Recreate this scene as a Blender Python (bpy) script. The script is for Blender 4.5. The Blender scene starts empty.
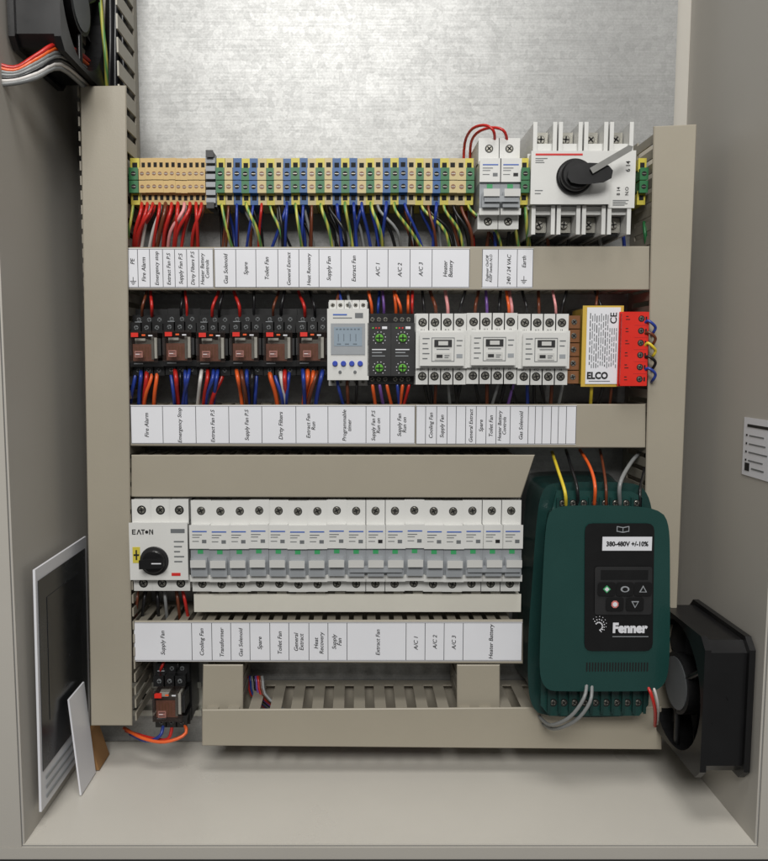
import bpy, math, random
from mathutils import Vector
random.seed(7)
scene = bpy.context.scene
COL = scene.collection
# ------------------------------------------------------------------ camera model
D = 0.75; FPX = 768.0; VPX = 355.0; CY = 430.5; TH = math.atan(71.5/768)
cs, sn = math.cos(TH), math.sin(TH)
ZC = 0.0
def ray(px, py):
    x = (px-VPX)/FPX; y = -(py-CY)/FPX
    return Vector((x, cs+y*sn, -sn+y*cs))
def P(px, py, d):
    r = ray(px, py); t = (D-d)/r.y
    return Vector((r.x*t, -d, ZC+r.z*t))
ZC = -P(384, 742, 0).z            # cabinet floor becomes z = 0
class F:
    """a component's own plane: photo pixels measured on the plane d metres in front of the mounting plate"""
    def __init__(s, px, py, d):
        s.px, s.py, s.d = px, py, d
        s.O = P(px, py, d)
        s.s = ((D-d)/ray(px, py).y)/FPX
        s.sz = (P(px, py-20, d).z-P(px, py+20, d).z)/40
        s.back = -(d-0.001)/s.s
    def pt(s, x, y, h=0):
        return Vector((s.O.x+(x-s.px)*s.s, s.O.y-h*s.s, s.O.z-(y-s.py)*s.sz))
# ------------------------------------------------------------------ materials
def lin(c):
    o = []
    for v in c:
        v /= 255
        o.append(v/12.92 if v <= .04045 else ((v+.055)/1.055)**2.4)
    return o
def mat(name, c, rough=.5, metal=0, var=.10, scale=45, bump=0, bscale=700, coat=0, alpha=1):
    m = bpy.data.materials.new(name); m.use_nodes = True
    nt = m.node_tree; N = nt.nodes; L = nt.links; b = N['Principled BSDF']
    c = lin(c)
    g = N.new('ShaderNodeNewGeometry')
    nz = N.new('ShaderNodeTexNoise'); nz.inputs['Scale'].default_value = scale
    nz.inputs['Detail'].default_value = 5; nz.inputs['Roughness'].default_value = .6
    L.new(g.outputs['Position'], nz.inputs['Vector'])
    mx = N.new('ShaderNodeMix'); mx.data_type = 'RGBA'
    mx.inputs[6].default_value = (*[v*(1-var) for v in c], 1)
    mx.inputs[7].default_value = (*[min(1, v*(1+var)) for v in c], 1)
    L.new(nz.outputs[0], mx.inputs[0]); L.new(mx.outputs[2], b.inputs['Base Color'])
    mr = N.new('ShaderNodeMapRange')
    mr.inputs[3].default_value = max(0.05, rough-.1); mr.inputs[4].default_value = min(1, rough+.1)
    L.new(nz.outputs[0], mr.inputs[0]); L.new(mr.outputs[0], b.inputs['Roughness'])
    b.inputs['Metallic'].default_value = metal
    b.inputs['Alpha'].default_value = alpha
    if coat: b.inputs['Coat Weight'].default_value = coat
    if bump:
        n2 = N.new('ShaderNodeTexNoise'); n2.inputs['Scale'].default_value = bscale
        L.new(g.outputs['Position'], n2.inputs['Vector'])
        bp = N.new('ShaderNodeBump'); bp.inputs['Strength'].default_value = bump; bp.inputs['Distance'].default_value = .001
        L.new(n2.outputs[0], bp.inputs['Height']); L.new(bp.outputs[0], b.inputs['Normal'])
    return m
def galv():
    m = bpy.data.materials.new('galvanised'); m.use_nodes = True
    nt = m.node_tree; N = nt.nodes; L = nt.links; b = N['Principled BSDF']
    g = N.new('ShaderNodeNewGeometry')
    def noise(sc, det):
        mp = N.new('ShaderNodeMapping'); mp.inputs['Scale'].default_value = sc
        L.new(g.outputs['Position'], mp.inputs['Vector'])
        n = N.new('ShaderNodeTexNoise'); n.inputs['Scale'].default_value = 1; n.inputs['Detail'].default_value = det
        L.new(mp.outputs[0], n.inputs['Vector']); return n.outputs[0]
    vo = N.new('ShaderNodeTexVoronoi'); vo.inputs['Scale'].default_value = 200
    L.new(g.outputs['Position'], vo.inputs['Vector'])
    sp = N.new('ShaderNodeSeparateColor'); L.new(vo.outputs['Color'], sp.inputs[0])
    def madd(a, k, c):
        q = N.new('ShaderNodeMath'); q.operation = 'MULTIPLY_ADD'; L.new(a, q.inputs[0]); q.inputs[1].default_value = k
        if c is None: q.inputs[2].default_value = 0
        else: L.new(c, q.inputs[2])
        return q.outputs[0]
    v = madd(noise((14, 14, 600), 5), .7, None)
    v = madd(noise((500, 500, 500), 3), .7, v)
    v = madd(noise((24, 24, 26), 4), .5, v)
    v = madd(sp.outputs[0], .24, v)
    mr = N.new('ShaderNodeMapRange'); mr.inputs[1].default_value = .65; mr.inputs[2].default_value = 1.45
    L.new(v, mr.inputs[0])
    mx = N.new('ShaderNodeMix'); mx.data_type = 'RGBA'
    mx.inputs[6].default_value = (.215, .217, .213, 1); mx.inputs[7].default_value = (.345, .347, .341, 1)
    L.new(mr.outputs[0], mx.inputs[0]); L.new(mx.outputs[2], b.inputs['Base Color'])
    r2 = N.new('ShaderNodeMapRange'); r2.inputs[3].default_value = .48; r2.inputs[4].default_value = .42
    L.new(mr.outputs[0], r2.inputs[0]); L.new(r2.outputs[0], b.inputs['Roughness'])
    b.inputs['Metallic'].default_value = .63
    return m
GALV = galv()
WALL = mat('cabinet_paint', (180, 176, 168), .40, var=.05, scale=6, bump=.12, bscale=1500)
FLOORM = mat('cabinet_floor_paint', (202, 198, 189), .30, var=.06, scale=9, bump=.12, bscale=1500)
DUCT = mat('duct_plastic', (158, 151, 136), .40, var=.06, scale=12, bump=.06)
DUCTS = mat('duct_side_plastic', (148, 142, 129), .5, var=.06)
TEETH = mat('duct_teeth_plastic', (176, 172, 160), .5, var=.06)
PAPER = mat('paper', (223, 224, 229), .33, var=.03, scale=20)
INK = mat('ink', (14, 14, 16), .6)
LINE = mat('ruled_line', (70, 70, 74), .6)
WHITE = mat('white_plastic', (210, 210, 207), .4, var=.05, bump=.04)
OFFW = mat('grey_white_plastic', (196, 196, 193), .42, var=.05)
LGREY = mat('light_grey_plastic', (150, 154, 158), .42)
MGREY = mat('mid_grey_plastic', (105, 108, 110), .45)
CREAM = mat('cream_plastic', (214, 211, 200), .42, var=.05)
BLACK = mat('black_plastic', (20, 20, 21), .34, var=.2)
SOFTBLK = mat('dark_grey_plastic', (40, 40, 41), .42, var=.15)
DARK = mat('dark_hole', (12, 12, 12), .8)
STEEL = mat('screw_steel', (150, 148, 140), .35, metal=.85, var=.15)
BAR = mat('handle_steel', (140, 140, 137), .35, metal=.6, var=.12)
RAIL = mat('rail_steel', (165, 165, 158), .38, metal=.85, var=.1)
TAN = mat('tan_plastic', (196, 166, 108), .45, var=.12)
BEIGE = mat('beige_plastic', (194, 177, 128), .45, var=.12)
TBLUE = mat('terminal_blue', (38, 86, 140), .42, var=.15)
TGREEN = mat('terminal_green', (38, 106, 62), .42, var=.15)
TYEL = mat('terminal_yellow', (200, 186, 70), .42)
RED = mat('red_plastic', (212, 42, 30), .38)
RELAY = mat('relay_smoky_cover', (54, 44, 40), .10, var=.2, scale=140, coat=.8, alpha=.32)
COIL = mat('relay_coil', (128, 80, 62), .4, var=.35, scale=260)
ROSE = mat('relay_print', (150, 104, 96), .35, var=.25, scale=200)
ROSEB = mat('stop_button_pink', (206, 120, 116), .4)
ORANGE = mat('orange_plastic', (226, 92, 38), .4)
BLUEB = mat('blue_button', (52, 74, 172), .4)
LCD = mat('lcd_glass', (146, 160, 172), .12, coat=.5)
LCDS = mat('lcd_segment', (104, 114, 124), .3)
GKNOB = mat('green_knob', (96, 170, 58), .4)
GREEN = mat('drive_green', (28, 64, 60), .28, var=.12, scale=20, bump=.08, coat=.3)
DGREEN = mat('drive_dark_green', (23, 54, 51), .32, var=.12, coat=.2)
YTAPE = mat('yellow_tape', (200, 168, 72), .4)
COPPER = mat('brown_terminal', (124, 82, 50), .4, var=.2)
BLUEINK = mat('blue_ink', (62, 98, 176), .5)
GRNINK = mat('green_flag', (60, 160, 100), .5)
REDINK = mat('red_ink', (200, 40, 36), .5)
CARD = mat('cardboard', (150, 112, 70), .8, var=.12, scale=80)
PHOTO = mat('printed_photo', (46, 48, 51), .25, var=.75, scale=26)
PHOTO3 = mat('printed_photo_dark', (36, 38, 41), .25, var=.7, scale=38)
WM = {}
for k, c in dict(red=(186, 40, 34), blue=(40, 62, 146), black=(24, 24, 26), brown=(104, 54, 34), orange=(226, 96, 42),
                 grey=(128, 130, 130), white=(206, 202, 198), pink=(222, 150, 150), purple=(112, 78, 150), yellow=(214, 190, 56), green=(44, 112, 66)).items():
    WM[k] = mat('wire_'+k, c, .33, var=.1)
def stripe_wire():
    m = mat('wire_green_yellow', (190, 190, 50), .35)
    nt = m.node_tree; N = nt.nodes; L = nt.links; b = N['Principled BSDF']
    g = N.new('ShaderNodeNewGeometry'); w = N.new('ShaderNodeTexWave'); w.inputs['Scale'].default_value = 70
    w.inputs['Distortion'].default_value = 1
    L.new(g.outputs['Position'], w.inputs['Vector'])
    mx = N.new('ShaderNodeMix'); mx.data_type = 'RGBA'
    mx.inputs[6].default_value = (.08, .26, .08, 1); mx.inputs[7].default_value = (.55, .50, .09, 1)
    L.new(w.outputs[1], mx.inputs[0]); L.new(mx.outputs[2], b.inputs['Base Color'])
    return m
WM['green and yellow'] = stripe_wire()
# ------------------------------------------------------------------ mesh builder
ORG = {}
def chaikin(pts, n=2):
    for _ in range(n):
        q = []
        for i in range(len(pts)):
            a, b = pts[i], pts[(i+1) % len(pts)]
            q.append((a[0]*.75+b[0]*.25, a[1]*.75+b[1]*.25)); q.append((a[0]*.25+b[0]*.75, a[1]*.25+b[1]*.75))
        pts = q
    return pts
def rquad(c, r):
    """four photo corners with small rounded corners"""
    out = []
    for i in range(4):
        p = Vector(c[i]); a = Vector(c[i-1]); b = Vector(c[(i+1) % 4])
        u = (a-p).normalized()*r; v = (b-p).normalized()*r
        for t in (0, .33, .67, 1): q = (p+u)*(1-t)**2+p*2*t*(1-t)+(p+v)*t*t; out.append((q.x, q.y))
    return out
def ccw(pts):
    ar = sum(pts[i][0]*pts[(i+1) % len(pts)][1]-pts[(i+1) % len(pts)][0]*pts[i][1] for i in range(len(pts)))
    return pts[::-1] if ar > 0 else pts
def inset(pts, b):
    n = len(pts); ins = []
    for i in range(n):
        p0 = Vector(pts[i-1]); p1 = Vector(pts[i]); p2 = Vector(pts[(i+1) % n])
        e1 = (p1-p0).normalized(); e2 = (p2-p1).normalized()
        q = Vector((e1.y, -e1.x))+Vector((e2.y, -e2.x)); q = q/max(.3, q.length_squared)*2
        ins.append((p1.x-q.x*b, p1.y-q.y*b))
    return ins
class MB:
    def __init__(s): s.v = []; s.f = []; s.mi = []; s.sm = []; s.mats = []
    def m(s, mt):
        if mt not in s.mats: s.mats.append(mt)
        return s.mats.index(mt)
    def face(s, idx, mt, smooth=False): s.f.append(idx); s.mi.append(s.m(mt)); s.sm.append(smooth)
    def add(s, pts): n = len(s.v); s.v += [Vector(p) for p in pts]; return n
    def prism(s, front, back, mt, mid=None):
        n = len(front)
        a = s.add(back); rings = [a]
        if mid: rings.append(s.add(mid))
        rings.append(s.add(front))
        for r0, r1 in zip(rings, rings[1:]):
            for i in range(n):
                j = (i+1) % n
                s.face([r0+i, r0+j, r1+j, r1+i], mt)
        s.face([rings[-1]+i for i in range(n)], mt)
        s.face([a+i for i in reversed(range(n))], mt)
        return s
    def loft(s, f, pts, layers, mt):
        pts = ccw(pts); n = len(pts); rings = []
        for b, h in layers:
            q = inset(pts, b) if b else pts
            rings.append(s.add([f.pt(x, y, h) for x, y in q]))
        for r0, r1 in zip(rings, rings[1:]):
            for i in range(n):
                j = (i+1) % n
                s.face([r0+i, r0+j, r1+j, r1+i], mt, True)
        s.face([rings[-1]+i for i in range(n)], mt); s.face([rings[0]+i for i in reversed(range(n))], mt)
        return s
    def poly(s, f, pts, h0, h1, mt, b=0):
        pts = ccw(pts)
        ins = inset(pts, b) if b else pts
        fr = [f.pt(x, y, h1) for x, y in ins]
        bk = [f.pt(x, y, h0) for x, y in pts]
        md = [f.pt(x, y, h1-b) for x, y in pts] if b else None
        return s.prism(fr, bk, mt, md)
    def box(s, f, x0, y0, x1, y1, h0, h1, mt, b=0):
        return s.poly(f, [(x0, y0), (x0, y1), (x1, y1), (x1, y0)], h0, h1, mt, b)
    def cyl(s, f, cx, cy, r, h0, h1, mt, n=16, b=0, r1=None):
        if r1 is None: r1 = r
        A = [2*math.pi*i/n for i in range(n)]
        rings = [(r, h0)]
        if b: rings += [(r1, h1-b), (r1-b, h1)]
        else: rings += [(r1, h1)]
        ids = [s.add([f.pt(cx+q*math.cos(a), cy+q*math.sin(-a), h) for a in A]) for q, h in rings]
        for k, (a, c) in enumerate(zip(ids, ids[1:])):
            for i in range(n):
                j = (i+1) % n
                s.face([a+i, a+j, c+j, c+i], mt, k == 0)
        s.face([ids[-1]+i for i in range(n)], mt)
        return s
    def wbox(s, x0, x1, y0, y1, z0, z1, mt):
        fr = [(x0, y0, z0), (x1, y0, z0), (x1, y0, z1), (x0, y0, z1)]
        bk = [(x0, y1, z0), (x1, y1, z0), (x1, y1, z1), (x0, y1, z1)]
        return s.prism(fr, bk, mt)
    def quadp(s, c, d1, d0, mt, b=.0008):
        w = [P(x, y, d1) for x, y in c]
        cen = sum(w, Vector())/4
        def ins(p): return Vector((p.x-math.copysign(b, p.x-cen.x), p.y, p.z-math.copysign(b, p.z-cen.z)))
        fr = [ins(p) for p in w]; md = [Vector((p.x, p.y+b, p.z)) for p in w]; bk = [Vector((p.x, -d0, p.z)) for p in w]
        return s.prism(fr, bk, mt, md)
    def tube(s, pts, r, mt, n=8, sub=5):
        p = [Vector(q) for q in pts]
        q = [p[0]*2-p[1]]+p+[p[-1]*2-p[-2]]
        path = []
        for i in range(1, len(q)-2):
            for k in range(sub):
                t = k/sub
                a, b2, c, d = q[i-1], q[i], q[i+1], q[i+2]
                path.append(.5*((2*b2)+(c-a)*t+(2*a-5*b2+4*c-d)*t*t+(3*b2-a-3*c+d)*t**3))
        path.append(p[-1])
        t0 = (path[1]-path[0]).normalized()
        up = Vector((0, 1, 0)) if abs(t0.y) < .8 else Vector((1, 0, 0))
        nrm = (up-t0*up.dot(t0)).normalized()
        ids = []
        for i, c in enumerate(path):
            t = (path[min(i+1, len(path)-1)]-path[max(i-1, 0)]).normalized()
            nrm = (nrm-t*nrm.dot(t)).normalized(); bi = t.cross(nrm)
            ids.append(s.add([c+r*(nrm*math.cos(2*math.pi*k/n)+bi*math.sin(2*math.pi*k/n)) for k in range(n)]))
        for a, b2 in zip(ids, ids[1:]):
            for k in range(n):
                j = (k+1) % n
                s.face([a+k, a+j, b2+j, b2+k], mt, True)
        s.face([ids[0]+k for k in reversed(range(n))], mt); s.face([ids[-1]+k for k in range(n)], mt)
        return s
    def text(s, f, body, x, y, h, size, mt, rot=0, shear=0, bold=0, sx=1):
        vs, fs = text_data(body, shear, bold)
        c, sn_ = math.cos(rot), math.sin(rot)
        n = s.add([f.pt(x+(u*sx*c-v*sn_)*size, y-(u*sx*sn_+v*c)*size, h) for u, v in vs])
        for q in fs: s.face([n+i for i in q], mt)
        return s
    def mesh(s, name, o):
        me = bpy.data.meshes.new(name)
        me.from_pydata([tuple(v-o) for v in s.v], [], s.f)
        for mt in s.mats: me.materials.append(mt)
        me.polygons.foreach_set('material_index', s.mi); me.polygons.foreach_set('use_smooth', s.sm)
        me.update(); return me
    def part(s, name, parent, label=None):
        o = bpy.data.objects.new(name, s.mesh(name, ORG[parent.name])); COL.objects.link(o)
        o.parent = parent; ORG[o.name] = ORG[parent.name]
        if label: o['label'] = label
        return o
    def single(s, name, label, cat, origin=None, group=None):
        if origin is None:
            origin = Vector((sum(v.x for v in s.v)/len(s.v), max(v.y for v in s.v), min(v.z for v in s.v)))
        o = bpy.data.objects.new(name, s.mesh(name, origin)); COL.objects.link(o)
        o.location = origin; ORG[o.name] = origin
        tag(o, label, cat, group); return o
TC = {}
def text_data(body, shear, bold):
    k = (body, shear, bold)
    if k not in TC:
        cu = bpy.data.curves.new('t', 'FONT'); cu.body = body; cu.size = 1; cu.shear = shear; cu.offset = bold
        cu.align_x = 'CENTER'; cu.align_y = 'CENTER'; cu.resolution_u = 3; cu.space_line = .95
        ob = bpy.data.objects.new('t', cu); COL.objects.link(ob)
        dg = bpy.context.evaluated_depsgraph_get()
        me = bpy.data.meshes.new_from_object(ob.evaluated_get(dg))
        TC[k] = ([(v.co.x, v.co.y) for v in me.vertices], [list(p.vertices) for p in me.polygons])
        bpy.data.objects.remove(ob); bpy.data.curves.remove(cu); bpy.data.meshes.remove(me)
    return TC[k]
def tag(o, label, cat, group=None):
    o['label'] = label; o['category'] = cat
    if group: o['group'] = group
def thing(name, label, cat, origin, group=None):
    o = bpy.data.objects.new(name, None); COL.objects.link(o); o.location = origin; o.empty_display_size = .01
    ORG[o.name] = Vector(origin); tag(o, label, cat, group); return o
def dup(root, delta, label):
    r = root.copy(); COL.objects.link(r); r.location = root.location+Vector(delta); r['label'] = label
    ORG[r.name] = ORG[root.name]
    for ch in list(root.children):
        c = ch.copy(); COL.objects.link(c); c.parent = r; ORG[c.name] = ORG[root.name]
        for g in list(ch.children):
            e = g.copy(); COL.objects.link(e); e.parent = c; ORG[e.name] = ORG[root.name]
    return r
ONES = 'zeroth first second third fourth fifth sixth seventh eighth ninth tenth eleventh twelfth thirteenth fourteenth fifteenth sixteenth seventeenth eighteenth nineteenth'.split()
TENS = {2: ('twentieth', 'twenty'), 3: ('thirtieth', 'thirty'), 4: ('fortieth', 'forty'), 5: ('fiftieth', 'fifty')}
def ordw(n):
    if n < 20: return ONES[n]
    t, u = divmod(n, 10)
    return TENS[t][0] if u == 0 else TENS[t][1]+'-'+ONES[u]
def screw(f, x, y, r, h, parent, mt=None, name='screw'):
    mt = mt or STEEL
    b = MB(); b.cyl(f, x, y, r, h-3, h, mt, 14, r*.15)
    a = random.uniform(0, 3.1); ca, sa = math.cos(a)*r*.78, math.sin(a)*r*.78
    w = r*.17
    for (ux, uy) in ((ca, sa), (-sa, ca)):
        l = math.hypot(ux, uy); nx, ny = -uy/l*w, ux/l*w
        b.poly(f, [(x-ux-nx, y-uy-ny), (x+ux-nx, y+uy-ny), (x+ux+nx, y+uy+ny), (x-ux+nx, y-uy+ny)], h-.2, h+.12, DARK)
    return b.part(name, parent)
# ------------------------------------------------------------------ cabinet
XL, XR, DF, ZT = -.266, .322, .165, .82
cab = thing('cabinet', 'open light grey painted steel cabinet that holds the whole control panel', 'cabinet', (0, 0, 0))
MB().wbox(XL, XR, .02, .022, 0, ZT, WALL).part('back_panel', cab)
MB().wbox(XL-.0015, XL, -DF, .02, 0, ZT, WALL).part('side_panel', cab)
MB().wbox(XR, XR+.0015, -DF, .02, 0, ZT, WALL).part('side_panel', cab)
MB().wbox(XL-.0015, XR+.0015, -DF, .02, -.0015, -.0002, FLOORM).part('floor_panel', cab)
b = MB(); b.wbox(XL-.06, XR+.06, -DF-.002, -DF, -.05, -.0022, WALL); b.wbox(XL-.06, XR+.06, -DF-.0035, -DF-.002, -.05, -.012, SOFTBLK)
b.part('front_lip', cab)
MB().wbox(XL-.05, XL-.002, -DF-.0015, -DF, -.002, ZT, WALL).part('front_flange', cab)
MB().wbox(XR+.002, XR+.05, -DF-.0015, -DF, -.002, ZT, WALL).part('front_flange', cab)
pl = MB(); xr = P(676, 60, 0).x
pl.wbox(XL+.006, xr, 0, .002, .001, ZT-.01, GALV)
pl.wbox(xr-.0015, xr, .002, .016, .001, ZT-.01, GALV)
pl.single('mounting_plate', 'brushed galvanised steel mounting plate behind all the devices', 'plate')
# ------------------------------------------------------------------ rails
def rail(px0, px1, py, label, half=.0175, d=.0085):
    x0, x1 = P(px0, py, 0).x, P(px1, py, 0).x; z = P(400, py, .01).z
    b = MB()
    b.wbox(x0, x1, -.0025, -.0012, z-.012, z+.012, RAIL)
    for s in (-1, 1):
        za, zb = sorted((z+s*.0115, z+s*.013)); b.wbox(x0, x1, -d, -.0012, za, zb, RAIL)
        za, zb = sorted((z+s*.013, z+s*half)); b.wbox(x0, x1, -d, -d+.0013, za, zb, RAIL)
    x = x0+.008
    while x < x1-.02:
        b.wbox(x, x+.015, -.0029, -.0024, z-.003, z+.003, DARK); x += .025
    b.single('mounting_rail', label, 'rail')
rail(128, 645, 180, 'steel rail behind the colourful terminal blocks of the top row')
rail(130, 650, 346, 'steel rail behind the relays and contactors of the middle row')
rail(131, 520, 549, 'steel rail behind the long row of circuit breakers')
rail(135, 203, 700, 'short steel rail carrying the lone relay at bottom left')
# ------------------------------------------------------------------ trunking
DD = .060
def fingers_h(x0, x1, z, dz, d1, mt, pitch=.0125, wide=.0078):
    b = MB(); x = x0+.003; th = .0014
    b.wbox(x0, x1, -.012, -.001, min(z, z+dz*th), max(z, z+dz*th), mt)
    while x < x1-.006:
        b.wbox(x, x+wide, -d1, -.0119, min(z, z+dz*th), max(z, z+dz*th), mt); x += pitch
    return b
def fingers_v(z0, z1, x, dx, d1, mt, zs=None):
    b = MB(); z = z0+.003; th = .0014
    b.wbox(min(x, x+dx*th), max(x, x+dx*th), -.012, -.001, z0, z1, mt)
    while z < z1-.006:
        big = zs is not None and z > zs
        b.wbox(min(x, x+dx*th), max(x, x+dx*th), -d1, -.0119, z, z+(.0125 if big else .0078), TEETH if big else mt); z += .0195 if big else .0125
    return b
def hduct(c, label, d=DD, mt=DUCT, pitch=.0125, wide=.0078):
    w = [P(x, y, d) for x, y in c]
    xa, xb = max(w[0].x, w[1].x), min(w[2].x, w[3].x)
    zt, zb = (w[0].z+w[3].z)/2, (w[1].z+w[2].z)/2
    t = thing('cable_duct', label, 'cable duct', ((xa+xb)/2, 0, zb), 'plastic cable ducts around the devices')
    MB().quadp(c, d, d-.0018, mt).part('cover', t)
    fingers_h(xa+.001, xb-.001, zt-.0012, -1, d-.002, DUCTS, pitch, wide).part('slotted_side', t)
    fingers_h(xa+.001, xb-.001, zb+.0012, 1, d-.002, DUCTS, pitch, wide).part('slotted_side', t)
    MB().wbox(xa+.001, xb-.001, -.0024, -.0008, zb+.003, zt-.003, DUCTS).part('base', t)
    return t
def vduct(c, label, d, z1=None, zs=None):
    w = [P(x, y, d) for x, y in c]
    xa, xb = (w[0].x+w[1].x)/2, (w[2].x+w[3].x)/2
    zt, zb = (w[0].z+w[3].z)/2, (w[1].z+w[2].z)/2
    t = thing('cable_duct', label, 'cable duct', ((xa+xb)/2, 0, zb), 'plastic cable ducts around the devices')
    MB().quadp(c, d, d-.0018, DUCT).part('cover', t)
    fingers_v(zb+.001, z1 or zt-.001, xa+.0012, 1, d-.002, DUCTS).part('slotted_side', t)
    fingers_v(zb+.001, z1 or zt-.001, xb-.0012, -1, d-.002, DUCTS, zs).part('slotted_side', t)
    MB().wbox(xa+.003, xb-.003, -.0024, -.0008, zb+.001, z1 or zt-.001, DUCTS).part('base', t)
    return t
vduct([(80, 86), (91, 726), (132, 726), (126, 85)], 'tall upright beige grey duct along the left side of the panel', .064, z1=ZT-.02, zs=P(130, 230, .05).z)
vduct([(654, 126), (640, 738), (672, 738), (697, 124)], 'tall upright beige grey duct along the right side of the panel', .064)
d1 = hduct([(127, 247), (127, 290), (650, 290), (650, 246)], 'upper horizontal duct with white paper labels below the terminal blocks')
d2 = hduct([(130, 405), (130, 446), (646, 448), (646, 404)], 'middle horizontal duct with white paper labels below the relays')
hduct([(131, 455), (131, 497), (521, 498), (535, 455)], 'bare duct without labels above the circuit breakers')
d3 = hduct([(133, 621), (133, 662), (523, 664), (523, 620)], 'lower horizontal duct with white paper labels below the breakers')
hduct([(202, 710), (202, 746), (662, 750), (662, 707)], 'bottom horizontal duct running under the green motor drive', .0665, pitch=.0195, wide=.0105)
vduct([(203, 665), (202, 711), (243, 711), (243, 665)], 'short duct stub at the left end of the bottom duct', .060)
vduct([(457, 665), (457, 709), (500, 709), (500, 665)], 'short duct stub joining the bottom duct beside the green drive', .060)
def strip(parent, x0, y0, x1, y1, cells, seps, fr, name='paper_label', lab=None, size=5.3):
    sl = random.uniform(-.5, .5)
    b = MB(); b.poly(fr, [(x0, y0+sl), (x0, y1+sl), (x1, y1), (x1, y0)], .1, .5, PAPER); o = b.part(name, parent, lab)
    q = MB()
    for x in seps: q.box(fr, x-.3, y0+.9, x+.3, y1-.9, .45, .62, LINE)
    for (xa, ya, xb, yb) in ((x0, y0+.6, x1, y0+1), (x0, y1-1, x1, y1-.6), (x0, y0+1, x0+.5, y1-1), (x1-.5, y0+1, x1, y1-1)):
        q.box(fr, xa, ya, xb, yb, .45, .62, LINE)
    q.part('ruled_line', o)
    for t, x, *r in cells:
        sz = (r[0] if r else size)*1.07
        q = MB()
        q.text(fr, t, x, (y0+y1)/2+(r[1] if len(r) > 1 else 1)+random.uniform(-.8, .8), .7, sz, INK, math.pi/2, .22, .010)
        q.part('lettering', o)
        if t in ('PE', 'Earth'):
            q = MB(); yy = y1-7 if t == 'PE' else y1-8
            q.box(fr, x-.3, yy-4, x+.3, yy, .5, .7, INK)
            for k, hw in enumerate((3, 2, 1)): q.box(fr, x-hw, yy+k*1.5, x+hw, yy+k*1.5+.6, .5, .7, INK)
            q.part('earth_symbol', o)
f1 = F(330, 268, DD)
strip(d1, 128, 248.5, 213.5, 288, [('PE', 133, 5.3, -6), ('Fire Alarm', 144), ('Emergency stop', 157, 4.9), ('Extract Fan P.S', 169, 4.9), ('Supply Fan P.S', 181, 5), ('Dirty Filters P.S', 193, 4.9), ('Heater Battery\nControls', 205, 4.8)],
      [138, 150, 163, 175, 187, 199], f1)
strip(d1, 214.5, 248.5, 469.5, 288, [('Gas Solenoid', 226), ('Spare', 246), ('Toilet Fan', 267), ('General Extract', 289, 4.8), ('Heat Recovery', 309, 4.9), ('Supply Fan', 329), ('Extract Fan', 354), ('A/C 1', 378), ('A/C 2', 400), ('A/C 3', 421), ('Heater\nBattery', 448)],
      [236, 256, 278, 299, 319, 341, 367, 388, 410, 432], f1)
strip(d1, 482, 248.5, 533, 288, [('Engineer On/Off\nKEEP Switch N.O', 489, 3.6), ('240 / 24 VAC', 509, 5), ('Earth', 524, 5.2, -6)], [498, 517], f1)
f2 = F(380, 426, DD)
strip(d2, 131, 405.5, 415, 444, [('Fire Alarm', 147), ('Emergency Stop', 180, 5), ('Extract Fan P.S', 213, 5), ('Supply Fan P.S', 247, 5), ('Dirty Filters', 281), ('Extract Fan\nRun', 311, 5), ('Programmable\ntimer', 347, 5), ('Supply Fan P.S\nRun on', 376, 4.9), ('Supply Fan\nRun on', 402, 5)],
      [163, 196, 229, 262, 296, 328, 366, 390], f2)
strip(d2, 416, 405.5, 576, 444.6, [('Cooling Fan', 431, 5), ('Supply Fan', 442, 5), ('General Extract', 471, 4.8), ('Spare', 481, 5), ('Toilet Fan', 491, 5), ('Heater Battery\nControls', 502, 4.6), ('Gas Solenoid', 521, 5)],
      [425.5, 436.5, 447, 456, 465.5, 476, 486, 496, 510, 528, 535, 542, 551, 558, 566], f2)
f3 = F(330, 642, DD)
strip(d3, 134, 622, 522, 661, [('Supply Fan', 163), ('Cooling Fan', 202), ('Transformer', 222), ('Gas Solenoid', 241, 5), ('Spare', 260), ('Toilet Fan', 280), ('General\nExtract', 299), ('Heat\nRecovery', 319), ('Supply\nFan', 337), ('Extract Fan', 378), ('A/C 1', 416), ('A/C 2', 435), ('A/C 3', 454), ('Heater Battery', 491)],
      [192, 212, 231, 250, 270, 289, 309, 328, 347, 406, 425, 444, 463], f3)
# ------------------------------------------------------------------ terminal blocks
fT = F(300, 180, .050)
def terminal(kind, x, w, label, cat='terminal block', fT=fT):
    body, clamp = dict(tan=(TAN, TAN), beige=(BEIGE, BEIGE), blue=(TBLUE, TBLUE), earth=(TYEL, TGREEN))[kind]
    y0 = 157
    o = thing('terminal_block', label, cat, fT.pt(x+w/2, 203, fT.back), 'terminal blocks of the top row')
    b = MB(); g = .35
    b.box(fT, x+g, y0+1, x+w-g, 203, fT.back, -16, body)
    b.box(fT, x+g, y0, x+w-g, y0+13, -16.1, -6, body, .5)
    b.box(fT, x+g, y0+11, x+w-g, y0+22, -16.1, 0, clamp, .6)
    b.box(fT, x+g, y0+24, x+w-g, y0+35, -16.1, 0, clamp, .6)
    b.box(fT, x+g, y0+33, x+w-g, y0+46, -16.1, -6, body, .5)
    b.box(fT, x+w*.3, y0+21.5, x+w*.7, y0+24.5, -16.1, -3, PAPER if kind != 'earth' else TYEL)
    b.part('body', o)
    c = x+w/2; r = min(2.5, w*.34)
    for yy, hh in ((y0+16.5, 0), (y0+29.5, 0)):
        q = MB(); q.cyl(fT, c, yy, r, -2, .12, DARK if kind in ('blue', 'earth') else COPPER, 10); q.box(fT, c-r*.8, yy-.35, c+r*.8, yy+.35, 0, .3, STEEL)
        q.part('screw', o)
    for yy in (y0+4, y0+37):
        q = MB(); q.box(fT, c-w*.28, yy, c+w*.28, yy+5, -8, -5.8, DARK); q.part('wire_opening', o)
    return o
protos = {}
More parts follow.
